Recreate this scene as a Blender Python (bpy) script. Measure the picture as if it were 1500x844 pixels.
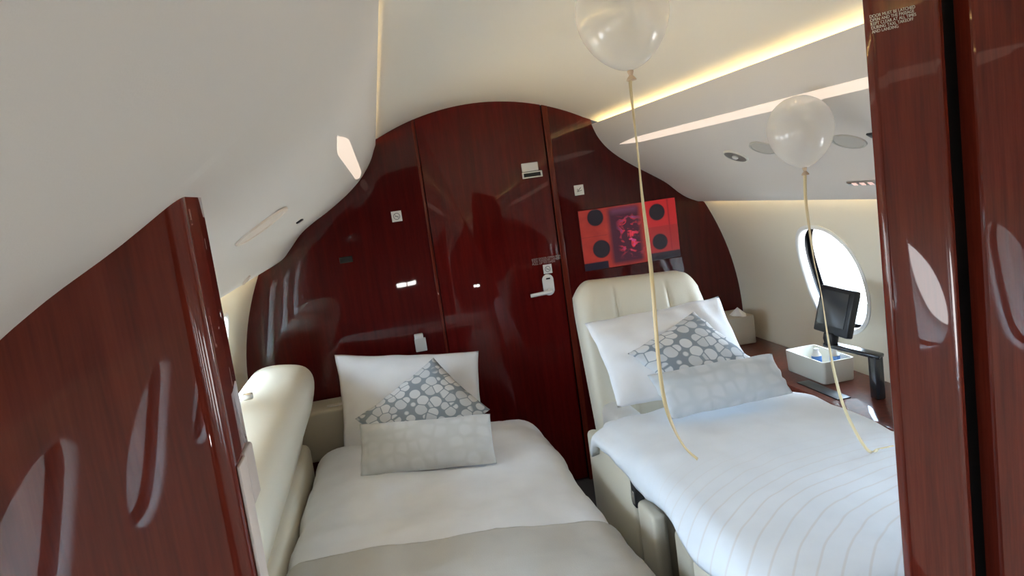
import bpy, bmesh, math, random
from mathutils import Vector, Matrix, noise
random.seed(4)
sc = bpy.context.scene
for o in list(bpy.data.objects): bpy.data.objects.remove(o)
PI = math.pi

# ------------------------------------------------------------------ camera, world, exposure
cd = bpy.data.cameras.new('camera'); cam = bpy.data.objects.new('camera', cd); sc.collection.objects.link(cam)
CAMX, CAMZ = -0.52, 1.48
RIGHT, DOWN, FWD = (0.974484, -0.178004, -0.136732), (-0.157378, -0.107507, -0.981669), (0.160041, 0.978139, -0.132778)
m = Matrix.Identity(4)
for i in range(3):
    m[i][0] = RIGHT[i]; m[i][1] = -DOWN[i]; m[i][2] = -FWD[i]
m[0][3] = CAMX; m[1][3] = 0.0; m[2][3] = CAMZ
cam.matrix_world = m
cd.sensor_width = 36; cd.lens = 1110 / 1500 * 36; cd.clip_start = 0.02
sc.camera = cam
sc.view_settings.view_transform = 'Standard'
sc.view_settings.look = 'None'
sc.view_settings.exposure = 1.04
sc.view_settings.gamma = 1.0
sc.view_settings.use_curve_mapping = False
sc.cycles.use_denoising = True
sc.cycles.max_bounces = 10
sc.cycles.diffuse_bounces = 6
sc.cycles.sample_clamp_indirect = 6
W = bpy.data.worlds.new('sky'); sc.world = W; W.use_nodes = True
bg = W.node_tree.nodes['Background']
wn = W.node_tree.nodes; wl_ = W.node_tree.links       # bright sky above, paler apron below the horizon
_tc = wn.new('ShaderNodeTexCoord'); _sx = wn.new('ShaderNodeSeparateXYZ'); _rp = wn.new('ShaderNodeValToRGB')
_mr = wn.new('ShaderNodeMapRange'); _mr.inputs[1].default_value = -1; _mr.inputs[2].default_value = 1
wl_.new(_tc.outputs['Generated'], _sx.inputs[0]); wl_.new(_sx.outputs['Z'], _mr.inputs[0]); wl_.new(_mr.outputs[0], _rp.inputs[0]); wl_.new(_rp.outputs[0], bg.inputs[0])
GROUND, SKY = (.48, .47, .47, 1), (.60, .79, 1.0, 1)
_rp.color_ramp.elements[0].position = .44; _rp.color_ramp.elements[0].color = GROUND
_rp.color_ramp.elements[1].position = .54; _rp.color_ramp.elements[1].color = SKY
bg.inputs[1].default_value = 15.0
COVE_COL, COVE_STR = (1.0, 0.82, 0.42), 13.0
WASH_STR = 5.0
STRIP_COL, STRIP_STR = (1.0, 0.80, 0.64), 0.40

# ------------------------------------------------------------------ materials
def mat(name, col=(.8, .8, .8), rough=.5, coat=0, spec=.5, emit=None, estr=0, metal=0, sheen=0):
    M = bpy.data.materials.new(name); M.use_nodes = True
    b = M.node_tree.nodes['Principled BSDF']
    b.inputs['Base Color'].default_value = (*col, 1)
    b.inputs['Roughness'].default_value = rough
    b.inputs['Metallic'].default_value = metal
    b.inputs['Specular IOR Level'].default_value = spec
    b.inputs['Coat Weight'].default_value = coat
    b.inputs['Coat Roughness'].default_value = .02
    b.inputs['Sheen Weight'].default_value = sheen
    if emit:
        b.inputs['Emission Color'].default_value = (*emit, 1)
        b.inputs['Emission Strength'].default_value = estr
    return M
def nd(M, t, **k):
    n = M.node_tree.nodes.new(t)
    for a, v in k.items(): setattr(n, a, v)
    return n
def ln(M, a, b): M.node_tree.links.new(a, b)
def bsdf(M): return M.node_tree.nodes['Principled BSDF']
def bump(M, src, dist, strength=1.0):
    b = nd(M, 'ShaderNodeBump'); b.inputs['Distance'].default_value = dist; b.inputs['Strength'].default_value = strength
    ln(M, src, b.inputs['Height']); ln(M, b.outputs[0], bsdf(M).inputs['Normal'])
def ramp(M, src, stops, interp='LINEAR'):
    r = nd(M, 'ShaderNodeValToRGB'); r.color_ramp.interpolation = interp
    while len(r.color_ramp.elements) < len(stops): r.color_ramp.elements.new(.5)
    for e, (p, c) in zip(r.color_ramp.elements, stops): e.position = p; e.color = (*c, 1)
    ln(M, src, r.inputs[0]); return r
def noise_tex(M, scale, detail=4, mapscale=(1, 1, 1), coord='Object', dist=0):
    tc = nd(M, 'ShaderNodeTexCoord'); mp = nd(M, 'ShaderNodeMapping'); mp.inputs['Scale'].default_value = mapscale
    n = nd(M, 'ShaderNodeTexNoise'); n.inputs['Scale'].default_value = scale; n.inputs['Detail'].default_value = detail
    n.inputs['Distortion'].default_value = dist
    ln(M, tc.outputs[coord], mp.inputs[0]); ln(M, mp.outputs[0], n.inputs['Vector']); return n
def wood(name, c0, c1, c2, rough=.25):
    M = mat(name, c1, rough, coat=1.0, spec=.08)
    n1 = noise_tex(M, 9, 5, (6, 6, .35), dist=.25)
    n2 = noise_tex(M, 60, 3, (5, 5, .25))
    mx = nd(M, 'ShaderNodeMix'); mx.data_type = 'FLOAT'; mx.inputs[0].default_value = .35
    ln(M, n1.outputs[0], mx.inputs[2]); ln(M, n2.outputs[0], mx.inputs[3])
    r = ramp(M, mx.outputs[0], [(.25, c0), (.5, c1), (.75, c2)])
    ln(M, r.outputs[0], bsdf(M).inputs['Base Color'])
    wv = noise_tex(M, 5, 2, (1, 1, .6)); cb = nd(M, 'ShaderNodeBump'); cb.inputs['Distance'].default_value = .0012; cb.inputs['Strength'].default_value = .5
    ln(M, wv.outputs[0], cb.inputs['Height']); ln(M, cb.outputs[0], bsdf(M).inputs['Coat Normal'])
    bsdf(M).inputs['Coat IOR'].default_value = 1.38
    return M
def cloth(name, col, weave=900, bumpd=.0006, rough=.85, var=.04):
    M = mat(name, col, rough, sheen=.15, spec=.2)
    n = noise_tex(M, 7, 4)
    r = ramp(M, n.outputs[0], [(.3, tuple(c * (1 - var) for c in col)), (.7, tuple(min(1, c * (1 + var)) for c in col))])
    ln(M, r.outputs[0], bsdf(M).inputs['Base Color'])
    n2 = noise_tex(M, weave, 2); bump(M, n2.outputs[0], bumpd, .6)
    return M
def leather(name, col, rough=.45):
    M = mat(name, col, rough, spec=.4)
    v = nd(M, 'ShaderNodeTexVoronoi'); v.inputs['Scale'].default_value = 320
    tc = nd(M, 'ShaderNodeTexCoord'); ln(M, tc.outputs['Object'], v.inputs['Vector'])
    bump(M, v.outputs['Distance'], .0006, .4); return M

MAHOG = wood('lacquered mahogany', (.040, .0030, .0028), (.066, .0042, .0038), (.098, .0065, .005))
MAHOG_D = wood('lacquered door mahogany', (.058, .0034, .0028), (.092, .0046, .0038), (.125, .007, .0052))
WALNUT = wood('lacquered brown mahogany', (.070, .0095, .0050), (.118, .0155, .0080), (.170, .025, .013))
LEDGE = wood('lacquered ledge mahogany', (.06, .012, .007), (.11, .022, .012), (.17, .036, .02))
bsdf(LEDGE).inputs['Coat Weight'].default_value = .45; bsdf(LEDGE).inputs['Roughness'].default_value = .35
LINER = mat('headliner fabric', (.72, .675, .62), .9, spec=.15)
PANEL = mat('ceiling panel fabric', (.84, .785, .685), .9, spec=.15)
WALLM = mat('sidewall panel', (.86, .79, .64), .7, spec=.2)
for M_, s in ((LINER, 500), (PANEL, 500), (WALLM, 350)):
    n = noise_tex(M_, s, 2); bump(M_, n.outputs[0], .0004, .35)
CREAM = leather('cream leather', (.70, .65, .53))
CREAM_D = leather('taupe leather', (.50, .46, .37))
CREAM_G = leather('grey cream leather', (.62, .59, .55))
DUVET = cloth('white cotton', (.84, .855, .88))
PILLOW = cloth('white pillow cotton', (.85, .855, .87))
THROW = cloth('greige wool', (.53, .51, .47), 500, .001)
WHITE = mat('white plastic', (.80, .78, .74), .35)
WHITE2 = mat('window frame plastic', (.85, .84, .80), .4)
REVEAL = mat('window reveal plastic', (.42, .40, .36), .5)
BLACK = mat('black plastic', (.012, .012, .014), .35)
BLACKG = mat('black satin metal', (.02, .022, .028), .22, coat=.5)
DARK = mat('dark gap', (.006, .005, .005), .8)
GREY = mat('grey print', (.30, .28, .28), .6)
INK = mat('pale lettering', (.62, .55, .50), .5)
INK2 = mat('faded lettering', (.40, .30, .28), .5)
BOWL = mat('smoked lamp bowl', (.24, .23, .21), .3)
CHROME = mat('brushed metal', (.55, .53, .5), .3, metal=1)
BEIGEB = mat('beige card', (.50, .45, .36), .6)
TRAYM = mat('cream tray', (.74, .72, .64), .5)
COVERM = mat('cover plastic', (.50, .48, .43), .7)
COVERL = mat('left cover plastic', (.74, .64, .54), .6)
TISSUE = mat('tissue paper', (.88, .86, .82), .9)
BLUE = mat('blue label', (.10, .25, .60), .4)
PALE_P = mat('pinkish grey facing', (.52, .47, .45), .5)
PALE_P2 = mat('pale facing', (.62, .57, .55), .5)
CARPET = cloth('brown carpet', (.045, .035, .03), 400, .003)
GOLD = mat('gold ribbon', (.80, .66, .38), .35, spec=.6)
LENSP = mat('lamp lens', (.55, .45, .40), .3, emit=(1, .62, .55), estr=.35)
COVE = mat('warm led strip', (1, 1, 1), .5, emit=COVE_COL, estr=COVE_STR)
WASH = mat('warm wash strip', (1, 1, 1), .5, emit=(1, .82, .48), estr=WASH_STR)
STRIP = mat('diffused light strip', (.35, .33, .31), .5, emit=STRIP_COL, estr=STRIP_STR)
GLINT = mat('added glint lens', (1, 1, 1), .5, emit=(1, .97, .92), estr=30)  # glowing lens of the lamps added for a reflected highlight

# glass pane: clear with a faint reflection
PANE = bpy.data.materials.new('clear acrylic pane'); PANE.use_nodes = True
nt = PANE.node_tree; nt.nodes.remove(nt.nodes['Principled BSDF'])
tr = nt.nodes.new('ShaderNodeBsdfTransparent'); gl = nt.nodes.new('ShaderNodeBsdfGlossy'); gl.inputs['Roughness'].default_value = .02
mx = nt.nodes.new('ShaderNodeMixShader'); mx.inputs[0].default_value = .03
nt.links.new(tr.outputs[0], mx.inputs[1]); nt.links.new(gl.outputs[0], mx.inputs[2])
nt.links.new(mx.outputs[0], nt.nodes['Material Output'].inputs[0])

# pearl balloon rubber: part see-through, part milky, glossy skin
PEARL = bpy.data.materials.new('pearl balloon rubber'); PEARL.use_nodes = True
nt = PEARL.node_tree; pb = nt.nodes['Principled BSDF']
pb.inputs['Base Color'].default_value = (.90, .89, .86, 1); pb.inputs['Roughness'].default_value = .6
tr = nt.nodes.new('ShaderNodeBsdfTransparent'); tr.inputs[0].default_value = (.985, .98, .965, 1)
tl = nt.nodes.new('ShaderNodeBsdfTranslucent'); tl.inputs[0].default_value = (.92, .91, .88, 1)
gl = nt.nodes.new('ShaderNodeBsdfGlossy'); gl.inputs['Roughness'].default_value = .17
lw = nt.nodes.new('ShaderNodeLayerWeight'); lw.inputs[0].default_value = .35
mr = nt.nodes.new('ShaderNodeMapRange'); mr.inputs[3].default_value = .34; mr.inputs[4].default_value = .70
lf = nt.nodes.new('ShaderNodeLayerWeight'); lf.inputs[0].default_value = .5
pw = nt.nodes.new('ShaderNodeMath'); pw.operation = 'POWER'; pw.inputs[1].default_value = 4
nt.links.new(lf.outputs['Facing'], pw.inputs[0])
sc_ = nt.nodes.new('ShaderNodeMath'); sc_.operation = 'MULTIPLY'; sc_.inputs[1].default_value = .35; nt.links.new(pw.outputs[0], sc_.inputs[0])
m1 = nt.nodes.new('ShaderNodeMixShader'); m2 = nt.nodes.new('ShaderNodeMixShader'); m3 = nt.nodes.new('ShaderNodeMixShader'); m1.inputs[0].default_value = .45
nt.links.new(pb.outputs[0], m1.inputs[1]); nt.links.new(tl.outputs[0], m1.inputs[2])
nt.links.new(lw.outputs['Facing'], mr.inputs[0]); nt.links.new(mr.outputs[0], m2.inputs[0])
nt.links.new(tr.outputs[0], m2.inputs[1]); nt.links.new(m1.outputs[0], m2.inputs[2])
ad = nt.nodes.new('ShaderNodeMath'); ad.operation = 'ADD'; ad.inputs[1].default_value = .07
nt.links.new(sc_.outputs[0], ad.inputs[0]); ge = nt.nodes.new('ShaderNodeNewGeometry'); inv = nt.nodes.new('ShaderNodeMath'); inv.operation = 'SUBTRACT'; inv.inputs[0].default_value = 1
nt.links.new(ge.outputs['Backfacing'], inv.inputs[1])
mul_ = nt.nodes.new('ShaderNodeMath'); mul_.operation = 'MULTIPLY'; nt.links.new(ad.outputs[0], mul_.inputs[0]); nt.links.new(inv.outputs[0], mul_.inputs[1])
nt.links.new(mul_.outputs[0], m3.inputs[0])
nt.links.new(m2.outputs[0], m3.inputs[1]); nt.links.new(gl.outputs[0], m3.inputs[2])
nt.links.new(m3.outputs[0], nt.nodes['Material Output'].inputs[0])

# petal print for the scatter cushions
def petals(name, base, petal, scale, gap, soft=.02):
    M = mat(name, base, .8, sheen=.2, spec=.2)
    tc = nd(M, 'ShaderNodeTexCoord')
    v = nd(M, 'ShaderNodeTexVoronoi'); v.inputs['Scale'].default_value = scale; v.inputs['Randomness'].default_value = .55
    ln(M, tc.outputs['UV'], v.inputs['Vector'])
    r0 = ramp(M, v.outputs['Distance'], [(gap - soft, (1, 1, 1)), (gap, (0, 0, 0))])
    ve = nd(M, 'ShaderNodeTexVoronoi'); ve.feature = 'DISTANCE_TO_EDGE'; ve.inputs['Scale'].default_value = scale; ve.inputs['Randomness'].default_value = .55
    ln(M, tc.outputs['UV'], ve.inputs['Vector'])
    r1 = ramp(M, ve.outputs['Distance'], [(.02, (0, 0, 0)), (.045 + soft * .5, (1, 1, 1))])
    r = nd(M, 'ShaderNodeMix'); r.data_type = 'RGBA'; r.blend_type = 'MULTIPLY'; r.inputs[0].default_value = 1
    ln(M, r0.outputs[0], r.inputs[6]); ln(M, r1.outputs[0], r.inputs[7])
    v2 = nd(M, 'ShaderNodeTexVoronoi'); v2.inputs['Scale'].default_value = scale; v2.inputs['Randomness'].default_value = .55
    ln(M, tc.outputs['UV'], v2.inputs['Vector'])
    tone = ramp(M, v2.outputs['Color'], [(.2, tuple(p * .72 + b * .28 for p, b in zip(petal, base))), (.6, petal)])
    mx = nd(M, 'ShaderNodeMix'); mx.data_type = 'RGBA'
    ln(M, r.outputs[2], mx.inputs[0]); mx.inputs[6].default_value = (*base, 1); ln(M, tone.outputs[0], mx.inputs[7])
    ln(M, mx.outputs[2], bsdf(M).inputs['Base Color'])
    n2 = noise_tex(M, 500, 2); bump(M, n2.outputs[0], .0006, .5); return M
DIAM = petals('slate petal print', (.27, .31, .345), (.72, .73, .74), 11.5, .61, .05)
LUMB = petals('pale petal print', (.58, .58, .565), (.64, .64, .63), 9, .70, .3)
LUMBB = petals('pale blue grey petal print', (.55, .58, .60), (.63, .65, .67), 9, .70, .3)

# embroidered duvet for the right-hand bed
DUVET2 = cloth('white embroidered cotton', (.80, .84, .89))
w = nd(DUVET2, 'ShaderNodeTexWave'); w.wave_type = 'RINGS'; w.rings_direction = 'SPHERICAL'
w.inputs['Scale'].default_value = 7.5; w.inputs['Distortion'].default_value = .9; w.inputs['Detail'].default_value = 1
tc = nd(DUVET2, 'ShaderNodeTexCoord'); mp = nd(DUVET2, 'ShaderNodeMapping'); mp.inputs['Location'].default_value = (-.24, .90, 0)
ln(DUVET2, tc.outputs['Object'], mp.inputs[0]); ln(DUVET2, mp.outputs[0], w.inputs['Vector'])
lines = ramp(DUVET2, w.outputs['Color'], [(.0, (1, 1, 1)), (.06, (0, 0, 0))])
sx = nd(DUVET2, 'ShaderNodeSeparateXYZ'); ln(DUVET2, tc.outputs['Object'], sx.inputs[0])
mk = nd(DUVET2, 'ShaderNodeMapRange'); mk.inputs[1].default_value = .12; mk.inputs[2].default_value = -.25   # only towards the foot
ln(DUVET2, sx.outputs['Y'], mk.inputs[0])
mu = nd(DUVET2, 'ShaderNodeMath', operation='MULTIPLY'); ln(DUVET2, lines.outputs[0], mu.inputs[0]); ln(DUVET2, mk.outputs[0], mu.inputs[1])
mu2 = nd(DUVET2, 'ShaderNodeMath', operation='MULTIPLY'); mu2.inputs[1].default_value = .32; ln(DUVET2, mu.outputs[0], mu2.inputs[0])
old = bsdf(DUVET2).inputs['Base Color'].links[0].from_socket
mx = nd(DUVET2, 'ShaderNodeMix'); mx.data_type = 'RGBA'; ln(DUVET2, mu2.outputs[0], mx.inputs[0]); ln(DUVET2, old, mx.inputs[6]); mx.inputs[7].default_value = (.62, .52, .44, 1)
ln(DUVET2, mx.outputs[2], bsdf(DUVET2).inputs['Base Color'])

# ------------------------------------------------------------------ object helpers
ORG = {}
def tag(o, label=None, cat=None, group=None, kind=None):
    if label: o['label'] = label
    if cat: o['category'] = cat
    if group: o['group'] = group
    if kind: o['kind'] = kind
    return o
def V3(v): return Vector(v)
def obj(name, verts, faces, material, parent=None, smooth=True, uv=None, origin=None, auto=None):
    verts = [Vector(v) for v in verts]
    if origin is None:
        xs = [v.x for v in verts]; ys = [v.y for v in verts]; zs = [v.z for v in verts]
        origin = Vector(((min(xs) + max(xs)) / 2, (min(ys) + max(ys)) / 2, min(zs)))
    origin = Vector(origin)
    me = bpy.data.meshes.new(name)
    me.from_pydata([v - origin for v in verts], [], faces); me.update()
    bm = bmesh.new(); bm.from_mesh(me); bmesh.ops.recalc_face_normals(bm, faces=bm.faces)
    if auto is not None:
        for e in bm.edges:
            if len(e.link_faces) == 2 and e.calc_face_angle(0) > auto: e.smooth = False
    bm.to_mesh(me); bm.free()
    for p in me.polygons: p.use_smooth = smooth
    if uv is not None:
        L = me.uv_layers.new(name='UVMap')
        for lp in me.loops: L.data[lp.index].uv = uv[lp.vertex_index]
    me.materials.append(material)
    o = bpy.data.objects.new(name, me); sc.collection.objects.link(o)
    if parent is not None:
        o.parent = parent; o.location = origin - ORG[parent.name]
    else: o.location = origin
    ORG[o.name] = origin
    return o
def thing(name, loc, label, cat, group=None):
    o = bpy.data.objects.new(name, None); sc.collection.objects.link(o); o.location = loc; o.empty_display_size = .05
    ORG[o.name] = Vector(loc); return tag(o, label, cat, group)
class MB:
    def __init__(s): s.v = []; s.f = []
    def add(s, V, F):
        n = len(s.v); s.v += [Vector(v) for v in V]; s.f += [tuple(i + n for i in f) for f in F]; return s
    def build(s, name, material, parent=None, smooth=True, auto=.6, **k):
        return obj(name, s.v, s.f, material, parent, smooth, auto=auto, **k)
def bm_out(bm):
    bm.verts.index_update()
    V = [v.co.copy() for v in bm.verts]; F = [tuple(v.index for v in f.verts) for f in bm.faces]; bm.free(); return V, F
def rbox(c, s, bev=.005, rot=None, seg=3):
    bm = bmesh.new(); bmesh.ops.create_cube(bm, size=1)
    for v in bm.verts: v.co = Vector((v.co.x * s[0], v.co.y * s[1], v.co.z * s[2]))
    if bev > 0: bmesh.ops.bevel(bm, geom=list(bm.edges), offset=min(bev, min(s) * .49), segments=seg, profile=.5, affect='EDGES')
    for v in bm.verts:
        if rot is not None: v.co = rot @ v.co
        v.co += Vector(c)
    return bm_out(bm)
def prism(poly, y0, y1, axis='y', bev=0):
    """closed polygon (x,z) extruded along y"""
    n = len(poly)
    if axis == 'y': V = [(x, y0, z) for x, z in poly] + [(x, y1, z) for x, z in poly]
    elif axis == 'z': V = [(x, z, y0) for x, z in poly] + [(x, z, y1) for x, z in poly]
    else: V = [(y0, x, z) for x, z in poly] + [(y1, x, z) for x, z in poly]
    F = [tuple(range(n)), tuple(range(2 * n - 1, n - 1, -1))] + [(i, (i + 1) % n, n + (i + 1) % n, n + i) for i in range(n)]
    if bev:
        bm = bmesh.new(); vs = [bm.verts.new(v) for v in V]
        for f in F: bm.faces.new([vs[i] for i in f])
        bmesh.ops.recalc_face_normals(bm, faces=bm.faces)
        ed = [e for e in bm.edges if e.calc_face_angle(0) > .5]
        bmesh.ops.bevel(bm, geom=ed, offset=bev, segments=3, profile=.5, affect='EDGES')
        return bm_out(bm)
    return V, F
def tube(pts, r, n=8, flat=1.0, cap=True):
    pts = [Vector(p) for p in pts]; V = []; F = []
    up = Vector((0.03, 1, 0.02))
    for i, p in enumerate(pts):
        t = (pts[min(i + 1, len(pts) - 1)] - pts[max(i - 1, 0)]).normalized()
        a = t.cross(up); a = a.normalized() if a.length > 1e-5 else Vector((1, 0, 0)); b = t.cross(a).normalized()
        rr = r(i / (len(pts) - 1)) if callable(r) else r
        for k in range(n):
            an = 2 * PI * k / n; V.append(p + a * math.cos(an) * rr + b * math.sin(an) * rr * flat)
    for i in range(len(pts) - 1):
        for k in range(n): F.append((i * n + k, i * n + (k + 1) % n, (i + 1) * n + (k + 1) % n, (i + 1) * n + k))
    if cap: F.append(tuple(range(n))[::-1]); F.append(tuple((len(pts) - 1) * n + k for k in range(n)))
    return V, F
def lathe(prof, c, axis=Vector((0, 0, 1)), n=32, sx=1, sy=1):
    axis = Vector(axis).normalized(); q = Vector((0, 0, 1)).rotation_difference(axis)
    V = []; F = []; c = Vector(c)
    for r, z in prof:
        for k in range(n):
            a = 2 * PI * k / n; V.append(c + q @ Vector((r * math.cos(a) * sx, r * math.sin(a) * sy, z)))
    for i in range(len(prof) - 1):
        for k in range(n): F.append((i * n + k, i * n + (k + 1) % n, (i + 1) * n + (k + 1) % n, (i + 1) * n + k))
    return V, F
def spline(ctrl, n):
    """Catmull-Rom through control points"""
    P = [Vector(p) for p in ctrl]; out = []
    for i in range(n):
        t = i / (n - 1) * (len(P) - 1); k = min(int(t), len(P) - 2); u = t - k
        p0, p1, p2, p3 = P[max(k - 1, 0)], P[k], P[k + 1], P[min(k + 2, len(P) - 1)]
        out.append(.5 * ((2 * p1) + (p2 - p0) * u + (2 * p0 - 5 * p1 + 4 * p2 - p3) * u * u + (3 * p1 - p0 - 3 * p2 + p3) * u ** 3))
    return out
def text(name, body, c, size, right, up, material, parent, align='LEFT', space=1.0):
    cu = bpy.data.curves.new(name, 'FONT'); cu.body = body; cu.size = size; cu.align_x = align; cu.space_line = space; cu.extrude = .0002
    t = bpy.data.objects.new('tmp', cu); sc.collection.objects.link(t)
    dg = bpy.context.evaluated_depsgraph_get(); me = bpy.data.meshes.new_from_object(t.evaluated_get(dg))
    bpy.data.objects.remove(t)
    right = Vector(right).normalized(); up = Vector(up).normalized()
    V = [Vector(c) + right * v.co.x + up * v.co.y + right.cross(up) * v.co.z for v in me.vertices]
    F = [tuple(p.vertices) for p in me.polygons]
    return obj(name, V, F, material, parent, smooth=False)

# ------------------------------------------------------------------ cabin section
Y0, YB = -2.6, 3.5
PR = spline([(.535, 1.712, 0), (.556, 1.655, 0), (.592, 1.60, 0), (.645, 1.548, 0), (.72, 1.492, 0), (.80, 1.440, 0), (.87, 1.392, 0), (.93, 1.336, 0), (.972, 1.305, 0), (1.022, 1.281, 0)], 46)
PR = [(p.x, p.y) for p in PR]
PL = [(p.x, p.y) for p in spline([(.472, 1.742, 0), (.482, 1.722, 0), (.503, 1.678, 0), (.535, 1.632, 0), (.575, 1.588, 0), (.64, 1.535, 0), (.727, 1.478, 0), (.80, 1.437, 0), (.86, 1.395, 0), (.915, 1.337, 0), (.955, 1.297, 0), (1.008, 1.270, 0)], 50)]
RC, ZC = 1.2, .70
ARC_R, ARC_TOP = 1.07, 1.873
def arc_z(x): return ARC_TOP - ARC_R + math.sqrt(ARC_R ** 2 - x * x)
def liner_z(x, s=1):
    Q = PR if s > 0 else PL
    for (x0, z0), (x1, z1) in zip(Q, Q[1:]):
        if x0 <= x <= x1: return z0 + (z1 - z0) * (x - x0) / (x1 - x0)
    return Q[-1][1]
def ztop(x):
    s = 1 if x > 0 else -1; x = abs(x)
    if x < (.535 if s > 0 else .472): return arc_z(x)
    return liner_z(x, s)

# ceiling centre panel, with the turned-down cove backs at either side
ZL = arc_z(.47) + .004
pts = [(-.66, 1.69), (-.66, ZL), (-.50, ZL)] + [(x / 50, arc_z(abs(x / 50)) if x / 50 < .5 else arc_z(.5) - (x / 50 - .5) * .42) for x in range(-23, 32)] + [(.64, arc_z(.58) + .006), (.64, 1.655)]
outer = [(x * 1.02, z + .02) for x, z in pts]
tag(MB().add(*prism(pts + outer[::-1], Y0, YB + .01)).build('ceiling', PANEL, smooth=True, auto=.5), 'cream arched ceiling panel running down the middle of the cabin', 'ceiling', kind='structure')
def sided(poly, s): return [(x * s, z) for x, z in poly]
for s, nm in ((-1, 'left'), (1, 'right')):
    Q = PR if s > 0 else PL
    inner = ([(.63, 1.662), (.56, 1.695)] if s > 0 else [(.645, 1.70), (.50, 1.732)]) + Q + [(Q[-1][0] + .003, Q[-1][1] + .004), (Q[-1][0] + .001, Q[-1][1] + .010)]
    out2 = [(x + .012, z + .016) for x, z in Q[::-1][3:-3]]
    poly = sided(inner + out2 + ([(.645, 1.67)] if s > 0 else [(.665, 1.70)]), s)
    tag(MB().add(*prism(poly, Y0, YB + .01)).build('ceiling_%s' % nm, LINER, auto=.7), 'grey white curved overhead liner along the %s side of the cabin' % nm, 'ceiling', kind='structure')
    st = MB().add(*rbox(((.615, 0, 1.682) if s > 0 else (-.62, 0, 1.720))[0:1] + ((Y0 + YB) / 2,) + ((1.682,) if s > 0 else (1.722,)), (.016, YB - Y0 - .04, .014), .003)).build('cove_light', COVE)
    tag(st, 'warm yellow light strip hidden in the %s ceiling cove' % ('right' if s > 0 else 'left'), 'light strip', 'cove light strips')
    ws = MB().add(*rbox((s * (1.0 if s > 0 else .985), 2.2, 1.322 if s > 0 else 1.315), (.012, 2.5, .008), .002)).build('wash_light', WASH)
    tag(ws, 'warm strip light behind the lower edge of the %s overhead liner' % ('right' if s > 0 else 'left'), 'light strip', 'wall wash strips')

# floor, rear and front walls
tag(MB().add(*rbox((0, (Y0 + YB) / 2, -.03), (2.2, YB - Y0 + .1, .06), 0)).build('floor', CARPET, smooth=False), 'dark carpet floor between the beds', 'floor', kind='structure')
def bulk_poly(x0, x1, z0=0.0, over=.004):
    """panel outline under the ceiling and between the side walls"""
    pts = []
    def wallx(z): return math.sqrt(RC ** 2 - (z - ZC) ** 2) + over
    n = 60
    for i in range(n + 1):
        x = x0 + (x1 - x0) * i / n
        if abs(x) <= 1.047: pts.append((x, ztop(x) + over))
    if x1 > 1.047:
        for i in range(41): z = 1.268 + (z0 - 1.268) * i / 40; pts.append((wallx(z), z))
    else: pts.append((x1, z0))
    if x0 < -1.047:
        L = [(-wallx(1.25 + (z0 - 1.25) * i / 40), 1.25 + (z0 - 1.25) * i / 40) for i in range(41)]
        pts = L[::-1] + pts
    else: pts = [(x0, z0)] + pts
    return pts
back = MB().add(*prism([(-1.3, -.06), (1.3, -.06), (1.3, 1.95), (-1.3, 1.95)], YB + .025, YB + .06)).build('wall_back', DARK, smooth=False)
tag(back, 'dark core of the mahogany rear bulkhead', 'wall', kind='structure')
tag(MB().add(*prism(bulk_poly(-1.25, -.286), YB, YB + .024)).build('wall_back_panel', MAHOG, smooth=False), 'glossy mahogany bulkhead panel behind the left bed', 'wall', kind='structure')
tag(MB().add(*prism(bulk_poly(.334, 1.25), YB, YB + .024)).build('wall_back_panel.001', MAHOG, smooth=False), 'glossy mahogany bulkhead panel behind the right seat with the screen', 'wall', kind='structure')
jamb = [(.3045, 0), (.3325, 0), (.3325, arc_z(.333)), (.3045, arc_z(.3045))]
tag(MB().add(*prism(jamb, YB - .008, YB + .024, bev=.003)).build('trim_1', WALNUT, auto=.4), 'raised mahogany door jamb strip right of the door', 'trim', kind='structure')
jamb = [(-.3005, 0), (-.2885, 0), (-.2885, arc_z(.2885)), (-.3005, arc_z(.3005))]
tag(MB().add(*prism(jamb, YB - .005, YB + .02, bev=.002)).build('trim_2', WALNUT, auto=.4), 'thin mahogany bead left of the door', 'trim', kind='structure')
door = MB().add(*prism(bulk_poly(-.284, .301, .01), YB + .002, YB + .024, bev=.002)).build('door_1', MAHOG_D, smooth=True, auto=.3)
tag(door, 'glossy dark red mahogany door in the rear bulkhead', 'door', kind='structure')
tag(MB().add(*prism([(-1.3, -.06), (1.3, -.06), (1.3, 1.95), (-1.3, 1.95)], Y0 - .04, Y0 + .004)).build('wall_front', MAHOG, smooth=False), 'mahogany bulkhead at the front of the cabin behind the viewer', 'wall', kind='structure')

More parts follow.
